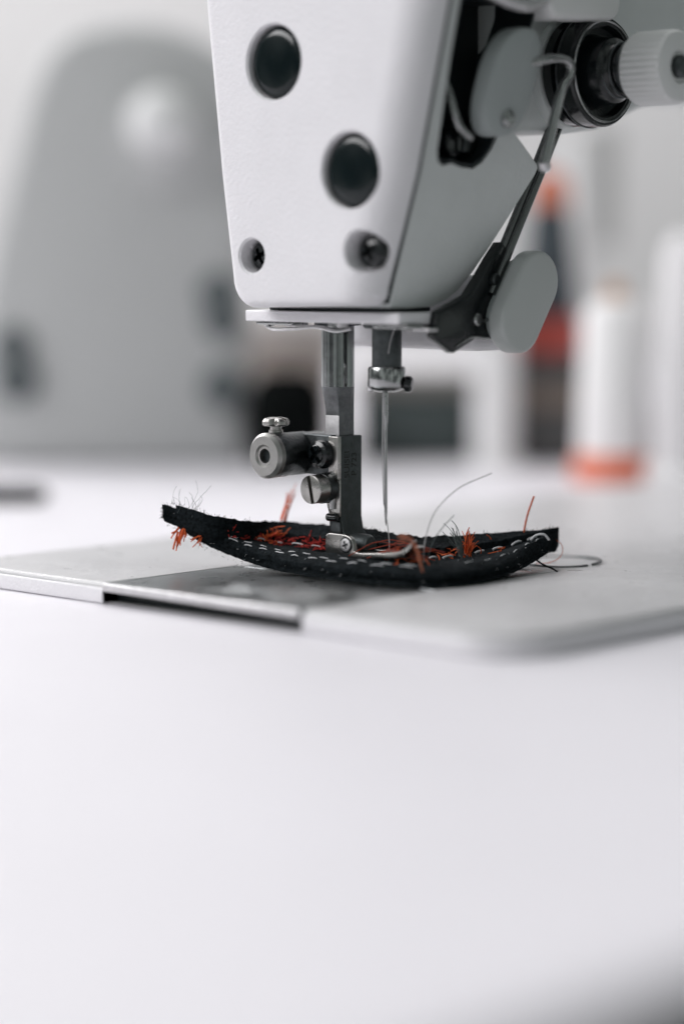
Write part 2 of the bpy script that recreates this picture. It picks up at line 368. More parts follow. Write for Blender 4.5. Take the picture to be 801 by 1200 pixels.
# upper thread guides
part(MB().tube([(48, -4, 133.5), (49, 4, 131.3), (49, 10, 131), (49, 16, 133)], 1.5, 14), 'thread_eyelet', BRIGHT)
part(MB().lathe((44, 6.5, 134), (1, 0, 0), [(0, 3.4), (4, 3.4), (5, 2.4)], 28), 'guide_screw', BLACK)
part(MB().prism(capsule(22, 133.2, 41, 134.2, 4.4), 'x', 40, 49), 'thread_guide_block', WPLAST, 1.6, bseg=4)
part(MB().prism([(38, 132.8), (54, 132.8), (54, 133.5), (38, 133.5)], 'x', 31, 37.3), 'arm_seam', DARK)

# --- wire guard and rods
g = MB(); g.tube([(40, 8, 117), (44, 12.5, 118.2), (46, 20, 119.7), (46, 26.5, 120.2), (46.2, 29.6, 118.8), (46, 29.2, 116), (46, 26, 112), (46, 20.2, 96)], 1.15, 16)
tg = part(g, 'take_up_guard_rod', STEEL)
MB().lathe((46, 20.3, 95.6+TY), (0, .35, -1), [(-1, 1.4), (.5, 1.5), (1.1, 1.2), (1.4, .5)], 20).build('rod_tip', BRIGHT, tg)
rods = part(MB().tube([(32.3, 43, 106), (32.3, 35.9, 94.3), (32.3, 18, 66)], 1.15, 14, smooth=0).tube([(31.2, 41.5, 106), (31.2, 34.5, 94.5), (31.2, 16.7, 66.2)], 1.0, 14, smooth=0), 'lifter_rod', mat('rod_steel', (.16, .165, .165), .25, 1))
BR = [(31, 78.5), (33, 77), (32.2, 70), (30.5, 64.8), (33.6, 62.6), (33, 60.2), (29.7, 59.3), (27.8, 55.4), (22, 55.8), (14, 52.6), (7.0, 56.5), (8.5, 62.4), (14, 64.2), (19, 66), (23, 70), (27, 74.5)]
br = part(MB().prism([(y-9.3, z) for y, z in BR], 'x', 29.6, 32.4), 'lifter_bracket', BLACK, .6)
MB().tube([(32.6, 12, 60.5+TY), (33, 15, 60.0+TY), (33, 19, 61.4+TY), (32.7, 23.5, 61.5+TY)], .5, 8).build('bracket_highlight', STEEL, br)  # steel wires added as highlights along the black bracket
MB().tube([(32.4, 5, 54.2+TY), (32.5, 11, 56.2+TY), (32.5, 17.5, 56.0+TY), (32.3, 18.6, 58.5+TY)], .35, 8).build('bracket_highlight', STEEL, br)
for y_, z_, m_ in ((12.5, 60.3, STEEL), (19, 69.5, DSTEEL)):
    MB().lathe((32.3, y_, z_+TY), (1, 0, 0), [(0, 1.5), (.8, 1.5), (1.1, 1.1)], 24).build('bracket_screw', m_, br)  # steel heads added as bright spots on the bracket
# --- reverse switch
rs = part(MB().prism([(y, z) for y, z in capsule(21, 59.6, 27.5, 69, 7.3)], 'x', 34.6, 39.5), 'reverse_switch', PLAST, 1.1, bseg=4, label='grey oblong push switch beside the needle')
MB().prism([(y, z) for y, z in capsule(22, 60.2, 27.5, 68.3, 6.2)], 'x', 32.6, 34.7).build('switch_collar', COVER, rs)
bpy.data.objects['switch_collar'].location.z = TY*S
part(MB().prism([(15, 53.4), (19, 52.6), (28, 52.6), (33, 56), (33, 67), (27, 71), (16, 62)], 'x', -18, 29.2), 'switch_housing', PAINT, 1.6, bseg=4)
part(MB().box((-10, 22, 60), (10, 32, 102)), 'switch_stem', CAST, 1)

# --- tension unit
ty, tz = 45, 118.5+TY
tu = part(MB().lathe((26, ty, 118.5), (1, 0, 0), [(0, 13.6), (7.5, 13.4), (8.6, 12.8), (9.2, 11.6)], 64), 'tension_boss', CAST)
dsc = MB().lathe((0, 0, 0), (1, 0, 0), [(35, 11.2), (35.8, 12.7), (38.2, 12.7), (38.8, 11.4), (39.8, 11.4), (40.4, 13.0), (43.8, 13.0), (44.4, 12.6), (44.4, 10.9), (42.6, 10.2), (42.2, 8.8), (44, 8.2), (47.6, 7.6), (48.4, 6.6), (50, 5.7), (56, 5.7)], 72)
bmesh.ops.translate(dsc.bm, vec=(0, ty, tz), verts=dsc.bm.verts)
td = dsc.build('tension_disc', BLACK, sm)
MB().tube([(44.5, ty+11.8*cos(i*pi/30), tz+11.8*sin(i*pi/30)) for i in range(61)], .28, 8, smooth=0).build('disc_rim', STEEL, td)
MB().tube([(40, ty+13.0*cos(i*pi/30), tz+13.0*sin(i*pi/30)) for i in range(61)], .25, 8, smooth=0).build('disc_rim', DSTEEL, td)
sp_ = MB(); sp_.tube([(47+9*i/96, ty+6.3*cos(i*pi/12), tz+6.3*sin(i*pi/12)) for i in range(97)], .42, 8, smooth=0); sp_.build('tension_spring', DSTEEL, td)
kn = MB().lathe((54, ty, tz), (1, 0, 0), [(0, 7.2), (.5, 8.1), (1.2, 8.4), (10.8, 8.4), (11.6, 8.0), (12, 7.0), (12.0, 4), (11.4, 3.2)], 216, mod=lambda a, t: 1+(.028*(abs(((a*36/(2*pi)) % 1)-.5)*4-1) if .8 < t < 11.2 else 0))
kn = kn.build('tension_knob', WPLAST, sm)
MB().lathe((65.3, ty, tz), (1, 0, 0), [(0, 2.7), (1.2, 2.7), (1.9, 2.0), (2.1, .5)], 28).build('knob_screw', DSTEEL, kn)

# --- presser bar
pb = MB().lathe((0, 0, 44), (0, 0, 1), [(0, 3.95), (20, 3.95)], 48)
pbar = part(pb, 'presser_bar', BARM)
ft = MB()                                       # the lower end, ground flat on two sides
def sect(z, f, n=64):
    out = []
    for i in range(n):                          # from a square ground flat (f=0) to the full round bar (f=1)
        a = 2*pi*i/n; c, s_ = cos(a), sin(a); q = min(2.28/max(1e-6, abs(c)), 2.6/max(1e-6, abs(s_)))
        out.append(ft.bm.verts.new((lerp(.68+c*q, 3.95*c, f), lerp(s_*q, 3.95*s_, f), z)))
    return out
secs = [sect(30, 0), sect(38.0, 0), sect(39.5, .12), sect(41, .35), sect(42.5, .65), sect(44.02, 1)]
for A_, B_ in zip(secs, secs[1:]):
    for q in range(64): ft.bm.faces.new((A_[q], A_[(q+1) % 64], B_[(q+1) % 64], B_[q]))
ft.bm.faces.new(secs[0]); ft.bm.faces.new(secs[-1][::-1])
MB().box((-1.5, -2.68, 32+TY), (2.85, -2.55, 37.2+TY)).build('lit_flat', BRIGHT, pbar, .03)  # bright patch: light on this side put into the colour
Z(ft).build('bar_flat', mat('scarfed_bar_steel', (.13, .135, .14), .42, .95, bump=.3, bscale=1500, rvar=.1, cvar=.3, cscale=500), pbar)

# --- presser foot with its shank
sh = MB().prism([(.2, 32.4), (4.2, 32.4), (4.2, 13), (4.9, 9.8), (7.0, 7.2), (7.4, 5.6), (1.6, 5.6), (1.0, 9), (.8, 13.0), (-1.2, 17), (-1.2, 22), (.2, 22)], 'y', -3.3, 4.0)
foot = part(sh, 'presser_foot', SHANK, .35, label='steel hinged presser foot with engraved marks')
MB().prism([(1.0, 22.1+TY), (4.18, 22.1+TY), (4.18, 32.3+TY), (1.0, 32.3+TY)], 'y', -4.4, -3.25).build('lit_shank_face', TURN, foot, .15)  # paler slabs: the lit side of the shank put into colour
MB().prism([(-.9, 18+TY), (.6, 13.6+TY), (2.4, 13.2+TY), (4.15, 13.2+TY), (4.15, 22.2+TY), (-1.1, 22.2+TY)], 'y', -3.7, -3.25).build('lit_shank_face', TURN, foot, .15)
MB().tube([(1.2, -3.8, 22+TY), (2.2, -4.1, 19+TY), (2.0, -4.1, 15+TY)], .7, 12).build('shank_spring', BRIGHT, foot)
MB().prism([(.8, 9+TY), (4.6, 9+TY), (4.2, 12+TY), (.8, 12.6+TY)], 'y', -3.9, -3.2).build('hinge_lug', DSTEEL, foot, .3)
MB().lathe((.6, -4.4, 13+TY), (1, .1, 0), [(0, .7), (.3, .95), (3.0, .95), (3.3, .7)], 20).build('hinge_pin', BLACK, foot)
MB().lathe((1.5, -1, 6.9+TY), (1, .06, -.03), [(0, 2.3), (6.5, 2.6), (8.8, 2.6), (9.7, 2.1), (10.1, .8)], 28).build('hinge_barrel', SHANK, foot)
for nm, y0, y1 in (('foot_sole', -6.6, -1.4), ('foot_sole', 1.4, 5.2)):
    b = MB(); P = [(2.0, 3.8), (9.5, 3.9), (18, 4.5), (24, 5.1), (27.0, 6.0), (29.0, 7.8), (30.2, 9.6), (29.6, 9.9), (28.0, 8.3), (25.6, 6.9), (22, 6.2), (12.8, 5.5), (11.3, 5.8)]
    if y0 < 0: P += [(11.1, 7.4), (10.6, 8.6), (9.4, 9.3), (8, 9.5), (3.2, 9.5), (2.2, 8.9), (2.0, 7.5)]
    else: P += [(2, 5.6)]
    if y0 < 0:
        b.prism([p for p in P], 'y', -6.6, -5.3)
        Q = [(2.0, 3.82), (9.5, 3.92), (18, 4.52), (24, 5.12), (27.0, 6.02), (29.0, 7.82), (28.0, 8.2), (25.6, 6.8), (22, 6.1), (12.8, 5.4), (2.0, 5.2)]
        b.prism(Q, 'y', -5.29, -1.4)
    else: b.prism([(2.0, 3.7), (9.5, 3.7), (18, 4.1), (20.5, 4.6), (20, 5.4), (2, 5.4)], 'y', y0, y1)
    part(b, nm, TURN, .22, parent=foot)
screw('sole_screw', foot, (8.9, -6.5, 7.1+TY), (0, -1, 0), 1.55, .55, BRIGHT, 'cross', .3, .15, rec=.4)
ring_ = MB().lathe((8.9, -6.55, 7.1+TY), (0, -1, 0), [(0, 1.95), (.12, 1.95)], 32).build('recess_shade', BLACK, foot)  # black disc painting a recess's shade around the screw
# the clamp arm, stud and screws
arm_ = part(MB().prism([(-10.5, 22.9), (-10.5, 32.0), (-9.8, 32.7), (2, 32.7), (2, 22.9)], 'y', -4.3, 3.2), 'guide_bracket', DSTEEL, .5)
st = MB().lathe((-9.4, -2, 27.7+TY), (0, -1, 0), [(0, 5.2), (7.4, 5.2), (7.7, 5.35), (11.3, 5.35), (11.5, 5.35)], 56).build('guide_stud', DSTEEL, sm)
cap = MB().lathe((-9.4, -13.4, 27.7+TY), (0, -1, 0), [(0, 5.2), (.2, 5.45), (1.5, 5.45), (2.3, 4.7), (2.36, 2.75), (1.9, 2.3), (1.9, 1.0)], 56).build('stud_ring', MATTE, st)
cut(cap, [MB().cyl((-9.4, -11, 27.7+TY), (-9.4, -20, 27.7+TY), 1.75)])
inn = MB().lathe((-9.4, -13.45, 27.7+TY), (0, -1, 0), [(0, 1.74), (.5, 1.74)], 30).build('bore_shade', DARK, st)  # dark disc painting the shade inside the bore
bs = screw('bracket_screw', sm, (-.6, -4.3, 28+TY), (0, -1, 0), 3.5, 2.6, BLACK, 'cross', .7, 1.2, .5, rec=.9)
ss = screw('clamp_screw', sm, (.2, -3.7, 19.9+TY), (0, -1, 0), 3.45, 6.0, TURN, 'slot', .22, .25, 0, rec=2.2)
MB().cyl((.2, -6.2, 19.9+TY), (.2, -3.8, 19.9+TY), 3.62).build('screw_washer', DSTEEL, ss)
# knurled set screw on top of the stud
ts = MB().lathe((-11.1, -9.8, 32.2+TY), (0, 0, 1), [(0, 1.7), (1.3, 1.7), (1.4, 1.35), (2.4, 1.35)], 28).build('thumb_screw', TURN, sm)
hd = MB().lathe((-11.1, -9.8, 34.4+TY), (0, 0, 1), [(0, 1.6), (.2, 3.0), (.5, 3.35), (1.3, 3.35), (1.9, 2.9), (2.2, 1.6), (2.25, .3)], 96, mod=lambda a, t: 1-.30*max(0, cos(4*a+.5))**2).build('screw_head', TURN, ts)
cut(hd, [MB().box((-14, -10.3, 36+TY), (-6, -9.3, 38+TY))])
# engraving
def text(body, m, name, parent, size, loc, rot, ext=.03):
    cu = bpy.data.curves.new(name, 'FONT'); cu.body = body; cu.size = size*S; cu.extrude = ext*S; cu.align_x = 'CENTER'; cu.align_y = 'CENTER'
    t = bpy.data.objects.new('tmp', cu); C.objects.link(t); bpy.context.view_layer.update()
    me = bpy.data.meshes.new_from_object(t.evaluated_get(bpy.context.evaluated_depsgraph_get())); bpy.data.objects.remove(t)
    me.materials.clear(); me.materials.append(m); me.name = name
    o = bpy.data.objects.new(name, me); C.objects.link(o); o.parent = parent
    o.matrix_basis = Matrix.Translation(Vector(loc)*S) @ rot.to_4x4(); return o
RT = Matrix(((0, 0, 1), (0, -1, 0), (1, 0, 0)))       # columns: text x -> +z, text y -> -y, normal -> +x
RT = Matrix(((0, 0, 1), (0, -1, 0), (1, 0, 0)))
text('SUISEI', INK, 'engraved_text', foot, 2.5, (4.21, -1.3, 25.6+TY), RT)
text('P 723', INK, 'engraved_text', foot, 2.5, (4.21, 1.2, 25.6+TY), RT)

# --- needle bar, clamp and needle
NX = 15.7
nb = part(MB().cyl((NX, 0, 49), (NX, 0, 66), 3.5, 48), 'needle_bar', DSTEEL)
nc = part(MB().lathe((NX, 0, 43.3), (0, 0, 1), [(0, 2.2), (.3, 3.3), (1.0, 4.2), (1.5, 4.4), (5.4, 4.4), (5.9, 4.1), (5.95, 3.5)], 48), 'needle_clamp', STEEL)
MB().lathe((NX+2.6, 1.6, 45.2+TY), (1, .55, -.05), [(0, 1.2), (1.4, 1.2), (1.5, 1.9), (2.6, 1.9), (3.1, 1.3)], 24).build('clamp_screw', BLACK, nc)
MB().lathe((NX-3.2, -1.9, 43.2+TY), (0, 0, 1), [(0, .5), (.3, .9), (1, 1)], 16).build('needle_thread_guide', BRIGHT, nc)
nd = MB(); nx = 15.2
nd.lathe((nx, 0, 43.8), (.010, 0, -1), [(0, .72), (5.5, .72), (7, .64), (8.6, .46), (10, .42), (28.0, .38), (29.0, .36), (31, .22), (32.2, .05)], 24)
ndl = part(nd, 'needle', STEEL)
MB().prism([(15.4, 15.4), (15.55, 15.4), (15.55, 17), (15.4, 17)], 'y', -.40, .4).build('needle_eye', DARK, ndl)
bpy.data.objects['needle_eye'].location.z = TY*S

# ================================================================== NEEDLE THREAD
t = MB().tube([(20.5, -2, 59.2), (19, -2.5, 55), (16.4, -1.5, 46), (15.4, -.8, 43), (15.2, -.9, 30), (15.4, -.7, 18), (15.5, -.55, 16.4), (16.2, -.2, 12), (16.6, 0, 8), (16.6, 0, 5.5)], .12, 6).build('needle_thread', CLEAR)
tag(t, 'fine pale thread running down the needle and through its eye into the denim', 'thread')

# ================================================================== DENIM PIECE
near = [[-32.1, -27.7, 13.0], [-28.0, -24.5, 8.8], [-21.8, -20.5, 4.8], [-10.8, -17.0, 1.5], [3.2, -16.8, .4], [21.5, -16.0, .1], [40.0, -8.8, .1], [41.7, 10.2, .6], [37.8, 27.6, 2.2], [35.2, 39.4, 4.6]]
far = [[-30.2, -29.3+3, 15.2], [-21, -22, 12.8], [-18, -15.1, 11], [-16.9, -2.0, 9.6], [-3.3, 4.9, 8.8], [3.7, 8.4, 8.4], [11.6, 14.0, 7.0], [18.1, 20.1, 7.0], [28.4, 32.5, 8.0], [34.4, 42, 8.8]]
nT = 12
NS = catmull(near, nT); FS = catmull(far, nT); NU = len(NS)-1
def hn(x, y, s=1.):  # smooth pseudo noise
    return (sin(x*1.7*s+1.3)*cos(y*2.3*s+.7)+sin(x*3.9*s+y*1.1*s)*.5+sin(y*5.1*s-x*2.2*s)*.35)/1.85
def top(u, v, lift=0.):
    i = min(NU-1, max(0, int(u*NU))); f = u*NU-i
    n = NS[i].lerp(NS[i+1], f); q = FS[i].lerp(FS[i+1], f)
    e = min(1, u/.12, (1-u)/.08); hgt = lerp(2.6, 5.2, max(0, e))
    n = n+Vector((0, 0, hgt)); p = n.lerp(q, v)
    w_ = min(1, max(0, v)/.2); p.z -= 2.3*e*(1-w_)**2            # the near edge rolls over towards the bed
    p.z -= 4*v*(1-v)*2.2*max(0, min(1, u/.25, (1-u)/.2)); p.z += lift+hn(p.x, p.y, .25)*.28+.10*hn(p.x, p.y, 1.1)
    return p
den = thing('denim_piece', 'black layered denim scrap with upturned ends and loose orange threads under the presser foot', 'fabric', (0, 0, 0))
def layer(name, u0, u1, v0, v1, dz0, dz1, wob, m=DENIM, rag=0, bow=0):
    nu, nv = 150, 36; b = MB()
    T = []; B = []
    for i in range(nu+1):
        rt, rb = [], []
        for j in range(nv+1):
            v = lerp(v0, v1, j/nv); u = lerp(u0, u1, i/nu)
            edge = (rag*hn(j*.9, 7, 1.0)+rag*.6*random.uniform(-1, 1))/55
            if i > nu-3: u = min(.9995, u+edge)
            if i < 3: u = max(.0005, u-edge*.5)
            jit = wob*hn(i*.45, 3+v0*9, 1.)/24 if j in (0, nv) else 0
            p = top(u, v+jit, dz1); q = top(u, v+jit, dz0)
            n_ = NS[min(NU, int(u*NU))]; q.z = max(q.z, lerp(n_.z+.15+dz0+4.1, q.z, min(1, max(0, v)/.2))) if dz0 < -4 else q.z
            rt.append(p); rb.append(q)
        T.append(rt); B.append(rb)
    VT = b.grid(T); VB = b.grid([r for r in B])
    for i in range(nu):
        for j in (0, nv): b.bm.faces.new((VT[i][j], VT[i+1][j], VB[i+1][j], VB[i][j]))
    for j in range(nv):
        for i in (0, nu): b.bm.faces.new((VT[i][j], VT[i][j+1], VB[i][j+1], VB[i][j]))
    bm = b.bm
    return b.build(name, m, den, .25, 2, 60)
layer('bottom_layer', 0, 1, -.02, 1, -4.1, -2.25, .5, rag=1)
layer('middle_layer', .006, .992, .02, .97, -2.2, -1.15, .8, rag=1.5)
layer('top_layer', .003, .985, 0, .46, -1.1, 0.05, .6, rag=2)
layer('rear_band', .03, .988, .80, 1.02, -2.1, .45, .7, rag=1.5)
# stitch rows
def stitches(name, v, u0, u1, r, ln, gap, m, lift=0., jit=.012):
    b = MB(); u = u0
    while u < u1:
        du = ln*(1+random.uniform(-.2, .2)); va = v+random.uniform(-jit, jit)
        P = [top(u+du*t, va+(.012*t), lift+h) for t, h in ((0, -.14), (.15, .07), (.5, .13), (.85, .07), (1, -.14))]
        b.tube(P, r*random.uniform(.85, 1.15), 8, smooth=2); u += du+gap*random.uniform(.85, 1.15)
    return b.build(name, m, den)
stitches('stitch_row', .085, .15, .64, .13, .019, .019, WTHR)
stitches('stitch_row', .17, .19, .62, .12, .018, .019, WTHR)
stitches('stitch_row', .60, .30, .58, .13, .018, .02, WTHR)
stitches('stitch_row', .60, .68, .92, .24, .022, .018, WTHR)
stitches('stitch_row', .14, .72, .93, .12, .016, .022, WTHR)
stitches('red_stitch_row', .45, .08, .26, .2, .015, .004, RED, lift=.1)
# loose threads
def strand(b, p, d, ln, r, curl=.3, n=6, tap=.8, grav=0):
    p = Vector(p); d = Vector(d).normalized(); P = [p.copy()]; side = Vector((random.uniform(-1, 1), random.uniform(-1, 1), random.uniform(-.4, .4)))*curl
    for i in range(n):
        d = (d+side*(i+1)/n*.6+Vector([random.uniform(-1, 1)*curl*.3 for _ in range(3)])+Vector((0, 0, -grav*(i/n)))).normalized(); p = p+d*ln/n; P.append(p.copy())
    b.tube(P, r, 6, taper=tap, smooth=4)
def tuft(name, m, base, d, n, ln, r, spread, curl=.2, grav=0, bs=.5, label=None):
    b = MB()
    for i in range(int(n*1.7)):
        q = Vector(base)+Vector([random.uniform(-bs, bs) for _ in range(3)]); dd = Vector(d).normalized()+Vector([random.uniform(-1, 1)*spread for _ in range(3)])
        strand(b, q, dd, ln*random.uniform(.45, 1.15), r*random.uniform(.45, .8), curl*1.7, n=8, grav=grav)
    return b.build(name, m, den, label=label)
# image-plane directions to world: right, up
def D(r, u, t=0): return RV*r+Vector((0, 0, 1))*u+DV*t
tuft('thread_tuft', ORANGE, top(.10, .05, -3.2), D(-.35, -1), 8, 4.6, .36, .35, .12, bs=1.1, label='short orange threads hanging below the left tip')
tuft('thread_tuft', ORANGE, top(.155, .3, -2.6), D(-.45, -.6, -.3), 5, 4.5, .22, .3, .2, bs=.7)
tuft('thread_tuft', ORANGE, top(.335, 1, .3)+DV*4, D(.36, 1, .9), 8, 10.5, .2, .05, .06, bs=.6, label='upright blurred orange thread tuft')
tuft('thread_tuft', ORANGE, top(.315, .8, .2), D(.9, .35), 6, 5, .18, .4, .5, bs=1)
tuft('thread_tuft', ORANGE, top(.61, .45, .2), D(-.1, .9, -.2), 6, 6.5, .13, .4, .8, grav=.9, bs=1.0, label='tangled orange thread clump beside the foot')
tuft('thread_tuft', ORANGE, top(.63, .40, .1), D(.9, .35, 0), 5, 9, .13, .3, .7, grav=.4, bs=.9)
tuft('thread_tuft', ORANGE, top(.61, .2, .2), D(.1, -.6, -1), 4, 4, .15, .3, .3, bs=.7)
tuft('thread_tuft', ORANGE, top(.775, .6, .3), D(.15, 1), 10, 5.8, .2, .22, .2, bs=.7, label='small upright orange tuft')
tuft('thread_tuft', GTHR, top(.755, .55, .3), D(-.35, 1), 10, 8.4, .16, .22, .2, bs=.7, label='small dark grey frayed tuft')
tuft('thread_tuft', GTHR, top(.085, .5, .2), D(.25, 1), 5, 7.5, .07, .45, .5, bs=1.2)
tuft('thread_tuft', GTHR, top(.05, .5, .2), D(-.1, 1), 3, 6.5, .05, .45, .5, bs=1.2)
b = MB(); p0 = top(.905, .95, -.2); b.tube([p0, p0+D(.9, 4.6), p0+D(2.5, 9.4)], .23, 8); b.build('loose_thread', ORANGE, den, label='straight orange thread standing up at the right end')
b = MB(); p0 = top(.655, .35, 0); b.tube([p0, p0+D(.3, 5), p0+D(2.5, 11.5, 1), p0+D(8, 17, 3), p0+D(16, 20.5, 5)], .13, 8, smooth=10); b.build('loose_thread', CLEAR, den, label='fine pale thread arching over the denim')
b = MB(); p0 = top(.66, .35, 0); b.tube([p0, p0+D(1.5, 5), p0+D(4, 8.5, 1), p0+D(6.5, 11, 2)], .10, 8, smooth=10); b.build('loose_thread', GTHR, den)
b = MB()
for i in range(4):
    j = Vector([random.uniform(-.5, .5) for _ in range(3)]); p0 = top(.645, .04, -.9)+j*.6
    b.tube([p0, p0+D(-.8, 3, -1.2)+j*.5, p0+D(-1.6, 6.2, -2)+j, p0+D(-3.4, 9.0, -3)+j, p0+D(-5.6, 9.4+random.uniform(-1, 1), -3)+j*2], .13, 8, smooth=8)
b.build('thread_tuft', mat('faded_orange_thread', (.55, .20, .12), .7, spec=.2), den, label='curved bundle of orange threads over the near edge')
b = MB(); p0 = top(.90, .1, -3.6); b.tube([p0, p0+D(2, -1.3, -1), p0+D(4.2, -2.2, -2), p0+D(5.5, -3.0, -2)], .22, 8); b.build('loose_thread', FUZZ, den)
b = MB(); p0 = top(.985, .6, -1.); b.tube([p0, p0+D(2.2, -2), p0+D(2.0, -4.6), p0+D(-.5, -6.2), p0+D(-4, -6.6, 1)], .09, 8, smooth=10); b.build('loose_thread', ORANGE, den)
b = MB(); p0 = top(.905, .42, .1); b.tube([p0, p0+D(1.2, 1.2), p0+D(3.2, 1.4), p0+D(4.4, .1)], .28, 8); b.build('loose_thread', WTHR, den)
b = MB(); p0 = top(.60, .5, .1)
for i in range(9):
    a0 = top(random.uniform(.52, .60), random.uniform(.3, .8), .2); a1 = top(random.uniform(.63, .70), random.uniform(.3, .7), random.uniform(0, 3)); b.tube([a0, (a0+a1)/2+Vector((0, 0, random.uniform(.5, 3.5))), a1], .1, 6)
b.build('thread_tuft', mat('rust_thread', (.28, .05, .03), .8, spec=.2), den)
# red thread mass lying in the hollow
b = MB()
for i in range(120):
    u = random.choice([random.gauss(.34, .03), random.gauss(.43, .035), random.gauss(.43, .03), random.uniform(.16, .27)]); v = random.uniform(.60, .80) if u > .27 else random.uniform(.35, .75)
    u = min(.9, max(.1, u)); p = top(u, v, -.9+random.uniform(0, .6))
    strand(b, p, D(random.uniform(-1, 1), random.uniform(-.05, .25), random.uniform(-.4, .4)), random.uniform(1.2, 3.5), .13, .6, n=5)
b.build('red_thread_mass', RED, den)['kind'] = 'stuff'
b = MB()
for i in range(34):
    u = random.choice([random.gauss(.33, .015), random.gauss(.77, .035)]); p = top(min(.9, max(.1, u)), random.uniform(.5, .85), -.5+random.uniform(0, .8))
    strand(b, p, D(random.uniform(-1, 1), random.uniform(0, .5), random.uniform(-.4, .4)), random.uniform(1.2, 3.5), .13, .7, n=6)
b.build('orange_thread_mass', ORANGE, den)['kind'] = 'stuff'
# fuzz
b = MB()
for i in range(1500):
    u = random.random(); k = random.random()
    if k < .45: p = top(u, -.01, -random.uniform(0, 4)); d = D(random.uniform(-.6, .6), random.uniform(-.5, .6), -1)
    elif k < .6: p = top(u, random.uniform(0, .45), 0); d = D(random.uniform(-1, 1), 1, -.3)
    elif k < .8: p = top(u, random.uniform(.82, 1.02), .4); d = D(random.uniform(-1, 1), 1, 0)
    else: p = top(random.choice([.003, .985, .99]), random.uniform(0, 1), -random.uniform(0, 3)); d = D(1 if p.y > 0 else -1, random.uniform(-1, .6), random.uniform(-1, 1))
    strand(b, p, d, random.uniform(.4, 1.3), .035, .5, n=3)
fz2 = MB()
for i in range(90):
    u = random.uniform(.05, .97); p = top(u, -.012, -random.uniform(.2, 4.6))-DV*.15 if i % 3 else top(u, random.uniform(0, .45), .1)
    strand(fz2, p, D(random.uniform(-1, 1), random.uniform(-.6, .6), -.2), random.uniform(.25, .9), random.uniform(.02, .05), .6, n=3)
fz2.build('lint', WTHR, den)['kind'] = 'stuff'
fz = b.build('frayed_fibres', FUZZ, den); fz['kind'] = 'stuff'

# ================================================================== BACKGROUND
def ray(px, py): return FW*FPX+RV*(px-400.5)-UP*(py-600)
def ground(px, py, z=TZ):
    v = ray(px, py); t = (z-CAM.z)/v.z; p = CAM+v*t; k = (p-CAM).dot(FW)/FPX; return p, k     # point on the table, mm per photo pixel there
def simple(prof_px, base, cx, k, m, name, parent, seg=40):
    pass
# second sewing machine, left
p, k = ground(140, 545)
m2 = thing('sewing_machine', 'blurred second sewing machine in shaded grey at the left behind the needle, with a white dial', 'sewing machine', p, ROT, None)
W2 = mat('shaded_machine_paint', (.47, .475, .475), .5)  # shade of the side in view put into this grey
def px2(x, y): return ((x-140)*k, (545-y)*k)
out = [px2(*q) for q in ((-40, 545), (-38, 500), (-18, 330), (38, 110), (58, 65), (90, 42), (140, 32), (200, 36), (245, 56), (285, 90), (288, 300), (290, 545))]
MB().prism(out, 'y', 0, 60).build('housing', W2, m2, 6, 4, 10)
def lat2(x, y, r, h, m, name, prof=None): return MB().lathe((px2(x, y)[0], 1, px2(x, y)[1]), (0, -1, 0), prof or [(0, r*k), (h*.8, r*k), (h, r*k*.8)], 40).build(name, m, m2)
lat2(202, 165, 62, 5, W2, 'dial_ring')
MB().lathe((px2(195, 150)[0], -4, px2(195, 150)[1]), (0, -1, 0), [(0, 40*k), (10, 38*k), (16, 30*k), (19, 15*k), (20, 2*k)], 40).build('dial', WPLAST, m2)
for x, y, r in ((18, 405, 22), (22, 445, 26), (258, 345, 24), (262, 375, 24), (262, 455, 26)): lat2(x, y, r, 4, mat('dark_grey_button', (.09, .105, .11), .5), 'button')
# dark tool on the table, left
p, k = ground(15, 590)
t = thing('hand_tool', 'dark blurred hand tool lying on the white table at the far left', 'tool', p, ROT-.05)
MB().lathe((-30, 0, 3), (1, 0, 0), [(0, 2), (6, 3), (36, 3), (40, 2.4), (42, 1)], 24).build('handle', BLACK, t)
MB().lathe((-62, 0, 3), (1, 0, 0), [(0, .5), (3, 1.4), (33, 1.6)], 16).build('shaft', STEEL, t)
# thread cones etc.
def lath(px, py, prof, m, name, parent, kk, base): return MB().lathe((0, 0, 0), (0, 0, 1), [(h*kk, r*kk) for h, r in prof], 48).build(name, m, parent)
OR2 = mat('orange_plastic', (.66, .14, .06), .5)
p, k = ground(718, 562)
t = thing('thread_cone', 'large white thread cone on an orange base at the right', 'thread cone', p, ROT)
lath(0, 0, [(0, 46), (4, 49), (22, 48), (30, 44)], OR2, 'base', t, k, p)
lath(0, 0, [(28, 41), (34, 43), (190, 38), (206, 30), (210, 14)], mat('white_thread_winding', (.80, .79, .79), .9, bump=.5, bscale=300), 'winding', t, k, p)
lath(0, 0, [(209, 13), (228, 10), (231, 6)], mat('tan_cardboard', (.42, .24, .14), .8), 'core', t, k, p)
p, k = ground(768, 556)
t = thing('bobbin', 'small dark bobbin standing beside the orange based thread cone', 'bobbin', p, ROT)
lath(0, 0, [(0, 14), (3, 15), (5, 9), (22, 9), (24, 15), (28, 14)], BLACK, 'body', t, k, p)
p, k = ground(815, 566)
t = thing('thread_cone', 'pale grey tall thread cone cut off by the right edge of the photo', 'thread cone', p, ROT)
lath(0, 0, [(0, 60), (8, 62), (24, 62)], WPLAST, 'base', t, k, p)
lath(0, 0, [(24, 54), (34, 56), (270, 42), (290, 30)], mat('grey_thread_winding', (.6, .59, .6), .9, bump=.5, bscale=300), 'winding', t, k, p)
p, k = ground(583, 546)
t = MB().lathe((0, 0, 0), (0, 0, 1), [(0, 32*k), (6*k, 32*k), (8*k, 23*k), (240*k, 23*k), (244*k, 18*k)], 40).build('table_post', WPLAST); t.location = p*S
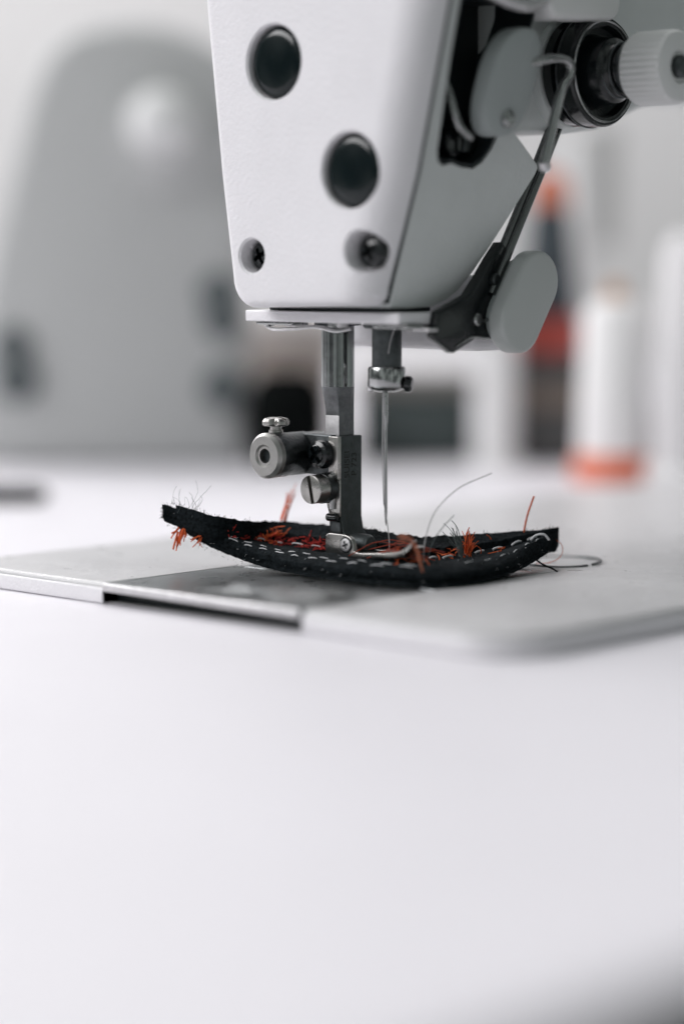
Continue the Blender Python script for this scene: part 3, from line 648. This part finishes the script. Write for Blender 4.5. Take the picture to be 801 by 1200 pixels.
tag(t, 'white round post on the table behind the needle', 'post')
p, k = ground(645, 545)
t = thing('storage_box', 'low dark box at the right of the white post, under the black and orange cone', 'box', p, ROT)
DB = mat('dark_box_board', (.075, .075, .075), .7, cvar=.3, cscale=30); BB = mat('brown_box_board', (.17, .14, .12), .7, cvar=.3, cscale=30)
MB().box((-40*k, 0, 0), (44*k, 80*k, 62*k)).build('drawer_front', DB, t, 1.5)
MB().box((-40*k, 0, 63*k), (44*k, 80*k, 96*k)).build('lid', BB, t, 1.5)
MB().box((-40*k, 3*k, 97*k), (44*k, 80*k, 128*k)).build('tray', DB, t, 1.5)
q = p+Vector((0, 0, 128.6*k))+DV*38*k
t = thing('thread_cone', 'black thread cone with red base and orange tip on the dark box', 'thread cone', q, ROT)
lath(0, 0, [(0, 38), (5, 40), (44, 38)], mat('red_plastic', (.36, .05, .035), .5), 'base', t, k, p)
lath(0, 0, [(44, 33), (50, 34), (165, 24), (172, 18)], mat('dark_thread_winding', (.05, .062, .072), .9, bump=.5, bscale=300), 'winding', t, k, p)
lath(0, 0, [(172, 20), (176, 24), (205, 20), (214, 8)], mat('rust_plastic', (.52, .14, .07), .5), 'tip', t, k, p)
# items behind the needle
p, k = ground(490, 541)
t = thing('storage_box', 'grey green box behind the needle', 'box', p, ROT)
MB().box((-70*k, 0, 0), (64*k, 70*k, 78*k)).build('body', mat('grey_green_board', (.055, .07, .07), .7, cvar=.3, cscale=25), t, 2)
MB().box((-73*k, -2, 78.5*k), (67*k, 73*k, 100*k)).build('lid', mat('taupe_board', (.17, .16, .15), .7), t, 2)
p, k = ground(696, 541)
t = MB().lathe((0, 0, 0), (0, 0, 1), [(0, 26*k), (5*k, 26*k), (8*k, 15*k), (380*k, 15*k), (384*k, 12*k)], 36).build('stand_pole', WPLAST); t.location = (p+DV*60)*S
tag(t, 'tall white pole behind the orange based thread cone', 'pole')
t = thing('hanging_panel', 'soft grey upright panel hanging behind the cones at the upper right', 'panel', p+DV*160+RV*50*k+Vector((0, 0, 250*k)), ROT)
MB().box((-22*k, 0, 0), (26*k, 14, 160*k)).build('panel', mat('soft_grey_board', (.40, .40, .39), .7), t, 2)
MB().box((-22*k, -1, 160*k), (26*k, 15, 172*k)).build('top_rail', WPLAST, t, 2)
p, k = ground(337, 546)
t = thing('thread_spool', 'black spool standing behind the presser bar', 'spool', p, ROT)
lath(0, 0, [(0, 38), (5, 40), (10, 38)], DARK, 'base', t, k, p); lath(0, 0, [(10, 42), (50, 50), (92, 46), (112, 26)], mat('black_thread_winding', (.004, .005, .005), .95, spec=.05), 'winding', t, k, p)
p, k = ground(325, 541)
t = thing('storage_box', 'beige box behind the black spool', 'box', p+DV*90, ROT)
k *= 1.09
MB().box((-42*k, 0, 0), (62*k, 80*k, 118*k)).build('body', mat('beige_board', (.36, .31, .28), .7), t, 2)
MB().box((-44*k, -2, 118.5*k), (64*k, 82*k, 150*k)).build('lid', mat('pale_beige_board', (.55, .51, .49), .7), t, 2)

scn.render.engine = 'CYCLES'
